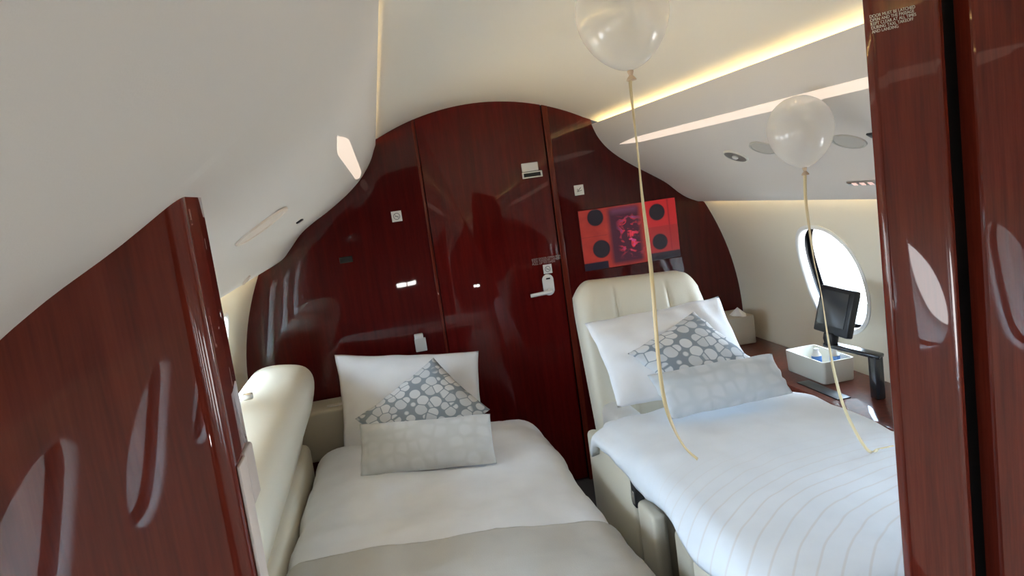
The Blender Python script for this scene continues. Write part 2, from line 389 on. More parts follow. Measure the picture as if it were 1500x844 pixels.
# ------------------------------------------------------------------ side walls with window holes
WA, WB, WZ = .205, .225, .958          # half width, half height, centre height
WIN_R = [2.66 - .68 * k for k in range(8)]
WIN_L = [2.80 - .70 * k for k in range(8)]
TH0 = math.asin((WZ - ZC) / RC)
def wpt(s, y, th, off=0):               # point on the side wall; off > 0 goes outboard
    r = RC + off; return Vector((s * r * math.cos(th), y, ZC + r * math.sin(th)))
def sup(a, k=2.35):
    c, q = math.cos(a), math.sin(a)
    return (math.copysign(abs(c) ** (2 / k), c), math.copysign(abs(q) ** (2 / k), q))
def side_wall(s, wins, name, label):
    mb = MB(); ta, tb = -.64, .58
    ys = sorted(wins); hw = .27
    cell_t0, cell_t1 = TH0 - .27, TH0 + .245
    def grid(y0, y1, t0, t1, ny, ntt, off=0):
        V = [wpt(s, y0 + (y1 - y0) * i / ny, t0 + (t1 - t0) * j / ntt, off) for i in range(ny + 1) for j in range(ntt + 1)]
        F = [(i * (ntt + 1) + j, (i + 1) * (ntt + 1) + j, (i + 1) * (ntt + 1) + j + 1, i * (ntt + 1) + j + 1) for i in range(ny) for j in range(ntt)]
        mb.add(V, F)
    grid(Y0, YB + .01, ta, cell_t0, 2, 16); grid(Y0, YB + .01, cell_t1, tb, 2, 10)
    # closing return above, tucked behind the overhead liner
    V = [wpt(s, Y0, tb), wpt(s, YB + .01, tb), Vector((s * .90, YB + .01, 1.40)), Vector((s * .90, Y0, 1.40))]; mb.add(V, [(0, 1, 2, 3)])
    # joint strips behind the panel seams
    for y in ys:
        for e in (-hw, hw): grid(y + e - .03, y + e + .03, cell_t0 - .02, cell_t1 + .02, 1, 14, .004)
    for t in (cell_t0, cell_t1): grid(Y0, YB + .01, t - .025, t + .025, 2, 2, .006)
    edges = [Y0]
    for y in ys: edges += [y - hw, y + hw]
    edges.append(YB + .01)
    for a, b in zip(edges[::2], edges[1::2]):
        if b > a + 1e-4: grid(a, b, cell_t0, cell_t1, 2, 14)
    N, RG = 64, 7
    for y in ys:
        V = []; F = []
        for k in range(N):
            ang = 2 * PI * k / N + PI / N; ex, ez = sup(ang)
            ey, et = ex * WA, ez * WB / RC
            d = (math.cos(ang), math.sin(ang)); sc_ = 1 / max(abs(d[0]), abs(d[1])); by = d[0] * sc_ * hw
            bt = d[1] * sc_; bt = bt * (cell_t1 - TH0) if bt > 0 else bt * (TH0 - cell_t0)
            for r in range(RG + 1):
                u = r / RG; V.append(wpt(s, y + ey + (by - ey) * u, TH0 + et + (bt - et) * u))
        for k in range(N):
            for r in range(RG):
                a = k * (RG + 1) + r; b = ((k + 1) % N) * (RG + 1) + r; F.append((a, b, b + 1, a + 1))
        mb.add(V, F)
        # square corners left between the last ring and the cell edge
        for cy, ct in ((1, cell_t1), (-1, cell_t1), (-1, cell_t0), (1, cell_t0)):
            best = sorted(range(N), key=lambda k: (V[k * (RG + 1) + RG] - wpt(s, y + cy * hw, ct)).length)[:2]
            mb.add([wpt(s, y + cy * hw, ct), V[best[0] * (RG + 1) + RG], V[best[1] * (RG + 1) + RG]], [(0, 1, 2)])
    o = mb.build(name, WALLM, auto=.5)
    return tag(o, label, 'wall', kind='structure')
side_wall(1, WIN_R, 'wall_right', 'cream curved sidewall on the right with oval windows')
side_wall(-1, WIN_L, 'wall_left', 'cream curved sidewall on the left behind the divan')
nwin = 0
def window(s, y, shade=False):
    global nwin; nwin += 1
    N = 64
    def ring(scale, off, dz=0): 
        out = []
        for k in range(N):
            ex, ez = sup(2 * PI * k / N + PI / N); out.append(wpt(s, y + ex * (WA + scale), TH0 + ez * (WB + scale) / RC, off))
        return out
    def loft(rings, close=False):
        V = [p for r in rings for p in r]
        F = [(i * N + k, i * N + (k + 1) % N, (i + 1) * N + (k + 1) % N, (i + 1) * N + k) for i in range(len(rings) - 1) for k in range(N)]
        return V, F
    fr = MB().add(*loft([ring(.002, .004), ring(.004, -.004), ring(-.004, -.008), ring(-.012, -.006), ring(-.016, .004), ring(-.018, .022)])).build('window_%d' % nwin, WHITE2, auto=1.2)
    tag(fr, 'oval cabin window in the %s sidewall' % ('right' if s > 0 else 'left'), 'window', kind='structure')
    MB().add(*loft([ring(-.018, .022), ring(.006, .0225), ring(.006, .056), ring(-.022, .0565)])).build('shade_slot', BLACK, fr, auto=.6)
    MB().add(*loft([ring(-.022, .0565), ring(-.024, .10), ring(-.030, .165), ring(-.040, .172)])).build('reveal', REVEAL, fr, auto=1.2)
    if shade:       # added blind, out of view, to keep daylight off the right bed
        top_ = [p for p in ring(.003, .031)]; zc = min(p.z for p in top_) + .012
        idx = [k for k in range(N) if top_[k].z > zc]; pt = [top_[k] for k in idx]
        a1 = [p + Vector((0, 0, 0)) for p in pt]; a2 = [p + Vector((s * .003, 0, 0)) for p in pt]; n_ = len(pt)
        MB().add(a1 + a2, [tuple(range(n_)), tuple(range(2 * n_ - 1, n_ - 1, -1))] + [(k, (k + 1) % n_, n_ + (k + 1) % n_, n_ + k) for k in range(n_)]).build('window_shade', WHITE2, fr, smooth=False)
    r = ring(-.036, .170); r2 = ring(-.036, .175)
    MB().add(r + r2, [tuple(range(N)), tuple(range(2 * N - 1, N - 1, -1))] + [(k, (k + 1) % N, N + (k + 1) % N, N + k) for k in range(N)]).build('pane', PANE, fr, smooth=False)
    L = bpy.data.lights.new('daylight_portal', 'AREA'); L.shape = 'RECTANGLE'; L.size = 2 * WA - .02; L.size_y = 2 * WB - .02
    L.cycles.is_portal = True
    lo = bpy.data.objects.new('daylight_portal', L); sc.collection.objects.link(lo)
    lo.location = wpt(s, y, TH0, .185)
    inward = -(wpt(s, y, TH0, 1) - wpt(s, y, TH0, 0))
    lo.rotation_euler = inward.to_track_quat('-Z', 'Y').to_euler()
for y in WIN_R:
    if y > Y0 + .3: window(1, y, shade=1.7 < y < 2.2)
for y in WIN_L:
    if y > Y0 + .3: window(-1, y)

# ------------------------------------------------------------------ partitions
LP0, LPM, LP1, LX = .68, .726, .765, .678
def vbevel(V, F, xs_y, b, seg=6):
    bm = bmesh.new(); vs = [bm.verts.new(v) for v in V]
    for f in F: bm.faces.new([vs[i] for i in f])
    bmesh.ops.recalc_face_normals(bm, faces=bm.faces)
    ed = [e for e in bm.edges if all(abs(v.co.x - xs_y[0]) < 1e-4 and abs(v.co.y - xs_y[1]) < 1e-4 for v in e.verts)]
    bmesh.ops.bevel(bm, geom=ed, offset=b, segments=seg, profile=.5, affect='EDGES')
    return bm_out(bm)
xs = [-LX - i * (.37 / 24) for i in range(25)]
top = [(x, ztop(x) + .003) for x in xs]
side = [(-math.sqrt(RC ** 2 - (z - ZC) ** 2) - .003, z) for z in [1.25 - 1.25 * i / 30 for i in range(31)]]
lp = MB().add(*vbevel(*prism(top + side + [(-LX, 0)], LP0, LPM), (-LX, LP0), .018))
lp.add(*vbevel(*prism(top + [(-1.05, 1.268), (-LX, 1.268)], LPM, LP1), (-LX, LP1), .005, 3))
lp = lp.build('wall_left_partition', WALNUT, auto=.35)
tag(lp, 'glossy brown mahogany partition at the left with a rounded edge and pale end facing', 'wall', kind='structure')
MB().add(*rbox((-LX - .05, (LPM + LP1) / 2 + .001, 1.2405), (.106, LP1 - LPM, .053), .003)).build('edge_block', PALE_P, lp)
MB().add(*rbox((-LX + .0015, (.694 + LPM) / 2, .635), (.003, LPM - .694, 1.26), .001)).build('edge_facing', PALE_P2, lp)

# right: sliding door leaf standing out of its pocket in the right partition
RP = 1.10
def flat_panel(x0, x1, y0, y1, z0, bl, br, zt):
    bm = bmesh.new(); V, F = prism([(x0, z0), (x1, z0)] + [(x1 + (x0 - x1) * i / 12, zt(x1 + (x0 - x1) * i / 12)) for i in range(13)], y0, y1)
    vs = [bm.verts.new(v) for v in V]
    for f in F: bm.faces.new([vs[i] for i in f])
    bmesh.ops.recalc_face_normals(bm, faces=bm.faces)
    for xx, b in ((x0, bl), (x1, br)):
        ed = [e for e in bm.edges if e.is_valid and all(abs(v.co.x - xx) < 1e-4 for v in e.verts) and abs(e.verts[0].co.z - e.verts[1].co.z) > .5]
        if b: bmesh.ops.bevel(bm, geom=ed, offset=b, segments=6, profile=.5, affect='EDGES')
    return bm_out(bm)
leaf = MB().add(*flat_panel(.2805, .386, RP, RP + .022, .01, .005, 0, lambda x: ztop(x) - .002))
# bead rounding towards the pocket
bp = [(.385, RP + .0005)] + [(.387 + .040 * math.sin(PI / 2 * i / 14), RP + .040 * (1 - math.cos(PI / 2 * i / 14))) for i in range(15)] + [(.385, RP + .0405)]
dl = leaf.build('door_2', WALNUT, auto=.35)
tag(dl, 'mahogany sliding door leaf standing open at the right partition', 'door', kind='structure')
MB().add(*prism(bp, .01, 1.80, axis='z')).build('rounded_edge', WALNUT, dl, auto=.5)
tag(MB().add(*prism([(.42, .01), (.95, .01), (.95, 1.28)] + [(.95 - i * .053, ztop(.95 - i * .053) - .002) for i in range(11)], RP + .05, RP + .07)).build('wall_right_pocket', DARK, smooth=False), 'dark pocket behind the right partition', 'wall', kind='structure')
rp = [(.447, 0), (1.2, 0)] + [(math.sqrt(RC ** 2 - (z - ZC) ** 2) + .003, z) for z in [1.268 * i / 30 for i in range(1, 31)]] + [(1.04 - i * (.593 / 30), ztop(1.04 - i * (.593 / 30)) + .003) for i in range(31)]
rp[1] = (math.sqrt(RC ** 2 - ZC ** 2) + .003, 0)
bm = bmesh.new(); V, F = prism(rp, RP - .012, RP + .03); vs = [bm.verts.new(v) for v in V]
for f in F: bm.faces.new([vs[i] for i in f])
bmesh.ops.recalc_face_normals(bm, faces=bm.faces)
ed = [e for e in bm.edges if all(abs(v.co.x - .447) < 1e-4 for v in e.verts) and abs(e.verts[0].co.z - e.verts[1].co.z) > .5]
bmesh.ops.bevel(bm, geom=ed, offset=.008, segments=4, profile=.5, affect='EDGES')
tag(MB().add(*bm_out(bm)).build('wall_right_partition', WALNUT, auto=.35), 'glossy brown mahogany partition at the right edge of the view', 'wall', kind='structure')
# placard on the door leaf
pl = thing('placard', (.31, RP - .001, 1.6), 'small white lettered placard at the top of the right sliding door leaf', 'placard')
sl = .10
rt = Vector((1, 0, sl)).normalized(); upv = Vector((-sl, 0, 1)).normalized()
text('lettering', 'DOOR MUST BE LATCHED\nOPEN AND THE PASSAGE\nKEPT CLEAR AT ALL TIMES\nDURING TAXI, TAKEOFF\nAND LANDING', (0.2765, 1.0985, 1.6591), .0068, rt, upv, INK, pl, space=.86)

# ------------------------------------------------------------------ things on the bulkhead
YF = YB - .0005
X, Z = Vector((1, 0, 0)), Vector((0, 0, 1))
def bplate(c, w, h, d, r=.006):     # plate standing on the bulkhead
    return rbox((c[0], YB - d / 2 - .0006, c[2]), (w, d, h), r)
# door handle, part of the door
hc = (0.2278, 3.5000, 0.9934)
stad = [(hc[0] + .027 * math.cos(a), hc[2] + (.024 if math.sin(a) >= 0 else -.024) + .027 * math.sin(a)) for a in [2 * PI * i / 40 for i in range(40)]]
h = MB().add(*prism(stad, YB - .010, YB - .0006, bev=.003)).build('handle_plate', WHITE, door, auto=.5)
lev = spline([(hc[0], YB - .012, hc[2] - .028), (hc[0] - .004, YB - .045, hc[2] - .029), (hc[0] - .03, YB - .052, hc[2] - .030), (hc[0] - .10, YB - .050, hc[2] - .033)], 18)
MB().add(*tube(lev, lambda t: .0105 - .002 * t, 12)).build('lever', WHITE, h)
MB().add(*rbox((hc[0] + .001, YB - .0112, hc[2] + .030), (.020, .003, .007), .001)).build('lock_slot', BLACK, h)
def sign(c, w, name, label, kind, parent=None):
    t = thing(name, (c[0], YB - .001, c[2] - w / 2), label, 'sign', 'square cabin signs')
    MB().add(*bplate(c, w, w * 1.04, .003, .001)).build('plate', WHITE, t)
    if kind == 'smoke':
        R_ = w * .34; ring = []
        V = []; F = []
        for k in range(32):
            a = 2 * PI * k / 32
            for rr in (R_, R_ * .78): V.append((c[0] + rr * math.cos(a), YB - .0042, c[2] + rr * math.sin(a)))
        F = [(2 * k, (2 * k + 2) % 64, (2 * k + 3) % 64, 2 * k + 1) for k in range(32)]
        mb = MB().add(V, F)
        mb.add(*rbox((c[0], YB - .0042, c[2]), (w * .62, .0006, w * .06), 0, Matrix.Rotation(PI / 4, 3, 'Y')))
        mb.add(*rbox((c[0], YB - .0042, c[2] - w * .02), (w * .40, .0006, w * .07), 0))
        mb.build('no_smoking_symbol', GREY, t, smooth=False)
    else:
        mb = MB()
        mb.add(*rbox((c[0], YB - .0042, c[2] + w * .04), (w * .58, .0006, w * .10), 0, Matrix.Rotation(-PI / 4, 3, 'Y')))
        mb.add(*rbox((c[0] + w * .05, YB - .0042, c[2] - w * .10), (w * .5, .0006, w * .07), 0, Matrix.Rotation(-PI / 12, 3, 'Y')))
        mb.add(*rbox((c[0] - w * .16, YB - .0042, c[2] + w * .02), (w * .08, .0006, w * .26), 0))
        mb.build('seat_belt_symbol', GREY, t, smooth=False)
    return t
sign((-0.4284, 3.5000, 1.4142), .046, 'no_smoking_sign', 'square white no smoking sign on the bulkhead panel above the left bed', 'smoke')
sign((0.2346, 3.5000, 1.0682), .042, 'no_smoking_sign.001', 'square white no smoking sign on the door just above the lever handle', 'smoke')
sign((0.4351, 3.5000, 1.4157), .046, 'seat_belt_sign', 'square white belt sign on the bulkhead above the screen', 'belt')
t = thing('door_placard', (0.2055, 3.4990, 1.1024), 'faded lettered placard on the door above the no smoking sign', 'placard')
text('lettering', 'KEEP DOOR OPEN FOR\nTAXI TAKEOFF LANDING\nPULL UP TO OPEN', (0.1641, 3.4985, 1.1170), .0135, X, Z, INK2, t, space=.8)
# door catch at the top of the door
c = (0.2131, 3.5000, 1.5432); t = thing('door_catch', (c[0], YB, c[2] - .03), 'white catch with a dark slot high on the mahogany door', 'catch')
MB().add(*bplate((c[0], 0, c[2] + .010), .078, .040, .012, .003)).build('cover', WHITE, t)
c2 = (c[0] + .006, 0, c[2] - .026); mb = MB()
for dx, dz, w_, h_ in ((0, .0115, .094, .006), (0, -.0115, .094, .006), (-.044, 0, .006, .026), (.044, 0, .006, .026)): mb.add(*rbox((c2[0] + dx, YB - .011, c2[2] + dz), (w_, .020, h_), .002))
mb.build('slot_frame', WHITE, t)
MB().add(*rbox((c2[0], YB - .004, c2[2]), (.082, .006, .018), .001)).build('slot', BLACK, t)
c = (-0.6825, 3.5000, 1.2533)
tag(MB().add(*bplate(c, .058, .028, .006, .002)).build('black_outlet', DARK), 'small black rectangular outlet on the bulkhead left of the door', 'outlet')
c = (-0.4147, 3.5000, 0.8339); t = thing('wall_holder', (c[0], YB, c[2] - .05), 'white bracket on the bulkhead just behind the left bed pillow', 'bracket')
MB().add(*bplate((c[0], 0, c[2] + .020), .040, .022, .030, .004)).build('cap', WHITE, t)
MB().add(*bplate((c[0] + .004, 0, c[2] - .022), .052, .062, .016, .003)).build('body', CREAM_G, t)

# screen on the bulkhead
tv = thing('wall_screen', (.66, YB, 1.02), 'wall mounted screen showing a red scene above the right seat', 'screen')
tx0, tx1, tz0, tz1 = .416, .902, 1.028, 1.316
SCR = mat('screen glass', (.01, .005, .006), .25, spec=.25)
def shade_scene(M):
    tcn = nd(M, 'ShaderNodeTexCoord'); sp = nd(M, 'ShaderNodeSeparateXYZ'); ln(M, tcn.outputs['UV'], sp.inputs[0])
    U, Vv = sp.outputs['X'], sp.outputs['Y']
    def mth(op, a, b=None, c=None, clamp=False):
        n = nd(M, 'ShaderNodeMath', operation=op); n.use_clamp = clamp
        for i, q in enumerate((a, b, c)):
            if q is None: continue
            if hasattr(q, 'links'): ln(M, q, n.inputs[i])
            else: n.inputs[i].default_value = q
        return n.outputs[0]
    def mixc(f, a, b):
        n = nd(M, 'ShaderNodeMix'); n.data_type = 'RGBA'; ln(M, f, n.inputs[0])
        for i, q in ((6, a), (7, b)):
            if hasattr(q, 'links'): ln(M, q, n.inputs[i])
            else: n.inputs[i].default_value = (*q, 1)
        return n.outputs[2]
    def rect(x0, x1, y0, y1, s=.012):
        a = mth('DIVIDE', mth('SUBTRACT', U, x0), s, clamp=True); b = mth('DIVIDE', mth('SUBTRACT', x1, U), s, clamp=True)
        c = mth('DIVIDE', mth('SUBTRACT', Vv, y0), s * 1.6, clamp=True); d = mth('DIVIDE', mth('SUBTRACT', y1, Vv), s * 1.6, clamp=True)
        return mth('MULTIPLY', mth('MULTIPLY', a, b), mth('MULTIPLY', c, d))
    def disc(x, y, r, s=.02):
        dx = mth('MULTIPLY', mth('SUBTRACT', U, x), 1.69); dy = mth('SUBTRACT', Vv, y)
        dd = mth('SQRT', mth('ADD', mth('MULTIPLY', dx, dx), mth('MULTIPLY', dy, dy)))
        return mth('DIVIDE', mth('SUBTRACT', r, dd), s, clamp=True)
    nz = noise_tex(M, 5, 3, coord='UV')
    col = ramp(M, nz.outputs[0], [(.3, (.20, .018, .014)), (.7, (.30, .030, .020))]).outputs[0]
    right = mth('GREATER_THAN', U, .66); col = mixc(right, col, (.36, .016, .018))
    lowr = mth('MULTIPLY', right, mth('LESS_THAN', Vv, .56)); col = mixc(lowr, col, (.25, .016, .016))
    col = mixc(rect(0, .27, .545, .56, .006), col, (.10, .012, .012))
    for d in ((.165, .86, .15), (.19, .33, .16), (.80, .80, .15), (.80, .30, .145)): col = mixc(disc(*d), col, (.012, .010, .014))
    col = mixc(rect(.27, .64, 0, 1, .05), col, (.045, .012, .022))
    col = mixc(rect(.30, .62, .84, 1.0, .05), col, (.10, .03, .06))
    n2 = noise_tex(M, 9, 5, (1, .8, 1), coord='UV', dist=1.2)
    glow = ramp(M, n2.outputs[0], [(.50, (0, 0, 0)), (.58, (.55, .02, .03)), (.66, (.20, .04, .20)), (.76, (.6, .22, .30))]).outputs[0]
    band = rect(.36, .64, .10, .86, .10)
    g = nd(M, 'ShaderNodeMix'); g.data_type = 'RGBA'; g.blend_type = 'ADD'; ln(M, band, g.inputs[0]); ln(M, col, g.inputs[6]); ln(M, glow, g.inputs[7]); col = g.outputs[2]
    col = mixc(rect(-.1, .25, -.1, .13, .01), col, (.010, .009, .016))
    col = mixc(rect(.66, 1.1, -.1, .13, .01), col, (.012, .008, .012))
    col = mixc(rect(.905, .93, .13, 1, .01), col, (.20, .008, .012))
    ln(M, col, bsdf(M).inputs['Emission Color']); bsdf(M).inputs['Emission Strength'].default_value = .52
shade_scene(SCR)
pv = [(tx0, YB - .006, tz0), (tx1, YB - .006, tz0), (tx1, YB - .006, tz1), (tx0, YB - .006, tz1), (tx0, YB - .001, tz0), (tx1, YB - .001, tz0), (tx1, YB - .001, tz1), (tx0, YB - .001, tz1)]
obj('picture', pv, [(0, 1, 2, 3), (4, 7, 6, 5), (0, 4, 5, 1), (1, 5, 6, 2), (2, 6, 7, 3), (3, 7, 4, 0)], SCR, tv, smooth=False, uv=[(0, 0), (1, 0), (1, 1), (0, 1)] * 2)
mb = MB()
for a, b, c_, d_ in ((tx0 - .004, tx1 + .004, tz0 - .004, tz0), (tx0 - .004, tx1 + .004, tz1, tz1 + .004), (tx0 - .004, tx0, tz0, tz1), (tx1, tx1 + .004, tz0, tz1)):
    mb.add(*rbox(((a + b) / 2, YB - .004, (c_ + d_) / 2), (b - a, .007, d_ - c_), .001))
mb.build('bezel', MAHOG, tv)

# ------------------------------------------------------------------ overhead fittings
def ln_frame(s, x):
    z = liner_z(x, s); e = .004; t = Vector((s * 2 * e, 0, liner_z(x + e, s) - liner_z(x - e, s))).normalized()
    n = Vector((t.z, 0, -t.x)); n = n if n.z < 0 else -n
    return Vector((s * x, 0, z)), t, n       # t points outboard, n points down into the cabin
def liner_ridge(s, y, x0, x1):        # soft joint ridge where two liner sections meet
    V = []; F = []; K = 60; sec = [(-.03, -.0006), (-.012, .0006), (-.003, .0014), (.003, .0014), (.008, .0004), (.012, -.001)]; n = len(sec)
    for i in range(K + 1):
        p, t, nn = ln_frame(s, x0 + (x1 - x0) * i / K)
        for dy, h in sec: V.append(Vector((p.x, y + dy, p.z)) + nn * h)
    for i in range(K):
        for k in range(n - 1): F.append((i * n + k, i * n + k + 1, (i + 1) * n + k + 1, (i + 1) * n + k))
    return MB().add(V, F)
tag(liner_ridge(-1, .664, .476, .668).build('trim_3', LINER, auto=1.2), 'soft joint ridge in the left overhead liner above the partition', 'trim', kind='structure')
def light_strip(s, xc, w, y0, y1, label):
    K = 40; mb = MB(); V = []; F = []
    for i in range(K + 1):
        u = i / K; y = y0 + (y1 - y0) * u
        tap = min(1, (u * (y1 - y0)) / .30, ((1 - u) * (y1 - y0)) / .30); tap = max(.05, math.sin(tap * PI / 2))
        p, t, n = ln_frame(s, xc)
        for q in (-1, 1):
            pp, tt, nn = ln_frame(s, xc + q * w / 2 * tap)
            V.append(Vector((pp.x, y, pp.z)) + nn * .0015); V.append(Vector((pp.x, y, pp.z)) - nn * .004)
    for i in range(K):
        a = i * 4; b = a + 4
        F += [(a, b, b + 2, a + 2), (a + 1, a + 3, b + 3, b + 1), (a, a + 1, b + 1, b), (a + 2, b + 2, b + 3, a + 3)]
    F += [(0, 2, 3, 1), (K * 4, K * 4 + 1, K * 4 + 3, K * 4 + 2)]
    return tag(mb.add(V, F).build('strip_light', STRIP, auto=.4), label, 'light strip', 'overhead light strips')
light_strip(1, .595, .019, 1.16, 3.30, 'long pale light strip in the right overhead liner behind the balloon')
light_strip(1, .595, .019, -1.4, 1.06, 'pale light strip in the right overhead liner in front of the partition')
light_strip(-1, .562, .026, 1.32, 3.30, 'short curved pale light strip in the left overhead liner')
light_strip(-1, .562, .022, -1.8, .15, 'pale light strip in the left overhead liner in front of the partition')
def fitting(s, x, y, r, name, label, cat, kind, group=None):
    p, t, n = ln_frame(s, x); p = Vector((p.x, y, p.z)); Yv = Vector((0, 1, 0))
    th = thing(name, p, label, cat, group)
    if kind == 'lamp':
        def put(V): return [p + t * v.x * .72 + Yv * v.y + n * v.z for v in V]
        V, F = lathe([(r * .88, .002), (r * .90, .006), (r, .004), (r * 1.03, -.002)], (0, 0, 0), n=40); MB().add(put(V), F).build('rim', TRAYM, th)
        V, F = lathe([(r * .89, .0045), (r * .55, .0035), (.001, .003)], (0, 0, 0), n=40); MB().add(put(V), F).build('bowl', BOWL, th)
        V, F = lathe([(r * .22, .003), (r * .26, .007), (r * .18, .011), (.0006, .012)], (0, 0, 0), n=24); MB().add(put(V), F).build('bulb', WHITE, th)
    elif kind == 'disc':
        def put(V): return [p + t * v.x * .60 + Yv * v.y + n * v.z for v in V]
        V, F = lathe([(r * 1.02, .0), (r, .004), (r * .86, .005), (r * .84, .0025), (.0006, .002)], (0, 0, 0), n=40); MB().add(put(V), F).build('cover', COVERM if s > 0 else COVERL, th)
    else:
        V, F = rbox((0, 0, .002), (.020, r * 2, .006), .002); V = [p + t * v.x + Yv * v.y + n * v.z for v in V]; MB().add(V, F).build('frame', CHROME if kind == 'panel' else BLACK, th)
        if kind == 'panel':
            for q in (-.6, -.05, .5):
                V, F = rbox((0, q * r, .0055), (.012, r * .3, .002), .0008); V = [p + t * v.x + Yv * v.y + n * v.z for v in V]; MB().add(V, F).build('lens', LENSP, th)
    return th
fitting(1, .746, 2.515, .058, 'reading_light', 'round reading light with a bright bulb in the right overhead liner', 'reading light', 'lamp')
fitting(1, .724, 2.28, .065, 'overhead_cover', 'oval cover in the right overhead liner half behind the balloon', 'cover', 'disc', 'oval overhead covers')
fitting(1, .748, 1.87, .062, 'overhead_cover.001', 'oval cover in the right overhead liner just right of the balloon', 'cover', 'disc', 'oval overhead covers')
fitting(1, .735, 1.745, .02, 'air_nozzle', 'small dark nozzle in the right overhead liner at the partition edge', 'nozzle', 'slot')
fitting(1, .92, 2.07, .07, 'light_panel', 'narrow panel with pink lenses low on the right overhead liner', 'light panel', 'panel')
fitting(-1, .742, 1.56, .10, 'overhead_cover.002', 'long pale oval light cover in the left overhead liner', 'cover', 'disc', 'oval overhead covers')
fitting(-1, .753, 2.43, .03, 'air_nozzle.001', 'small dark slot nozzle in the left overhead liner', 'nozzle', 'slot')
fitting(-1, .945, 2.45, .03, 'overhead_cover.003', 'tiny pale cover low on the left overhead liner', 'cover', 'disc', 'oval overhead covers')

# ------------------------------------------------------------------ soft goods helpers
def bil(c, u, v):
    tl, tr_, bl, br = c; return (tl * (1 - u) + tr_ * u) * (1 - v) + (bl * (1 - u) + br * u) * v
def cushion(name, corners, thick, material, label, cat, pinch=.05, seed=0, wr=.006, group=None, n=40, flange=0, back=False):
    """corners TL TR BL BR as seen from the front; bulges along the normal"""
    c = [Vector(p) for p in corners]
    nrm = (c[1] - c[0]).cross(c[2] - c[0]).normalized()
    if nrm.y > 0: nrm = -nrm
    ctr = sum(c, Vector()) / 4; V = []; F = []; uv = []
    wl = ((c[1] - c[0]).length + (c[3] - c[2]).length) / 2; hl = ((c[2] - c[0]).length + (c[3] - c[1]).length) / 2
    for side in (1, -1):
        for i in range(n + 1):
            for j in range(n + 1):
                u, v = i / n, j / n; a, b = 2 * u - 1, 2 * v - 1
                # edges draw in between the corners
                uu = .5 + a / 2 * (1 - pinch * (1 - b * b) * abs(a) ** 3); vv = .5 + b / 2 * (1 - pinch * (1 - a * a) * abs(b) ** 3)
                p = bil(c, uu, vv)
                prof = max(0, (1 - abs(a) ** 2.6)) ** .62 * max(0, (1 - abs(b) ** 2.6)) ** .62
                wz = noise.noise(Vector((u * wl * 7 + seed, v * hl * 7, side * 2.0))) - .9 * abs(noise.noise(Vector((u * wl * 9 - v * hl * 5 + seed * 2, v * hl * 6 + u * wl * 3, 1.5)))) + .5 * noise.noise(Vector((u * wl * 17 + seed, v * hl * 15, side * 5.0)))
                edge = (1 - max(abs(a), abs(b)) ** 6)
                fold = noise.noise(Vector((seed + 3.1, a * 3 + b, b * 3))) * .012 * max(abs(a), abs(b)) ** 2
                V.append(p + nrm * (side * thick / 2 * prof + wz * wr * edge * (1 if side > 0 else .4) + fold)); uv.append((u * wl / .45, v * hl / .45))
    m_ = (n + 1) ** 2
    for i in range(n):
        for j in range(n):
            q = i * (n + 1) + j; F.append((q, q + 1, q + n + 2, q + n + 1)); q += m_; F.append((q, q + n + 1, q + n + 2, q + 1))
    o = obj(name, V, F, material, uv=uv)
    bm = bmesh.new(); bm.from_mesh(o.data); bmesh.ops.remove_doubles(bm, verts=bm.verts, dist=.0004); bmesh.ops.recalc_face_normals(bm, faces=bm.faces); bm.to_mesh(o.data); bm.free()
    for p in o.data.polygons: p.use_smooth = True
    return tag(o, label, cat, group)
def prof_at(pr, u):
    """arc-length point on a polyline profile"""
    L = [0]
    for a, b in zip(pr, pr[1:]): L.append(L[-1] + math.hypot(b[0] - a[0], b[1] - a[1]))
    t = u * L[-1]
    for i in range(len(pr) - 1):
        if t <= L[i + 1] + 1e-9:
            k = (t - L[i]) / max(1e-9, L[i + 1] - L[i]); return pr[i][0] + (pr[i + 1][0] - pr[i][0]) * k, pr[i][1] + (pr[i + 1][1] - pr[i][1]) * k
    return pr[-1]
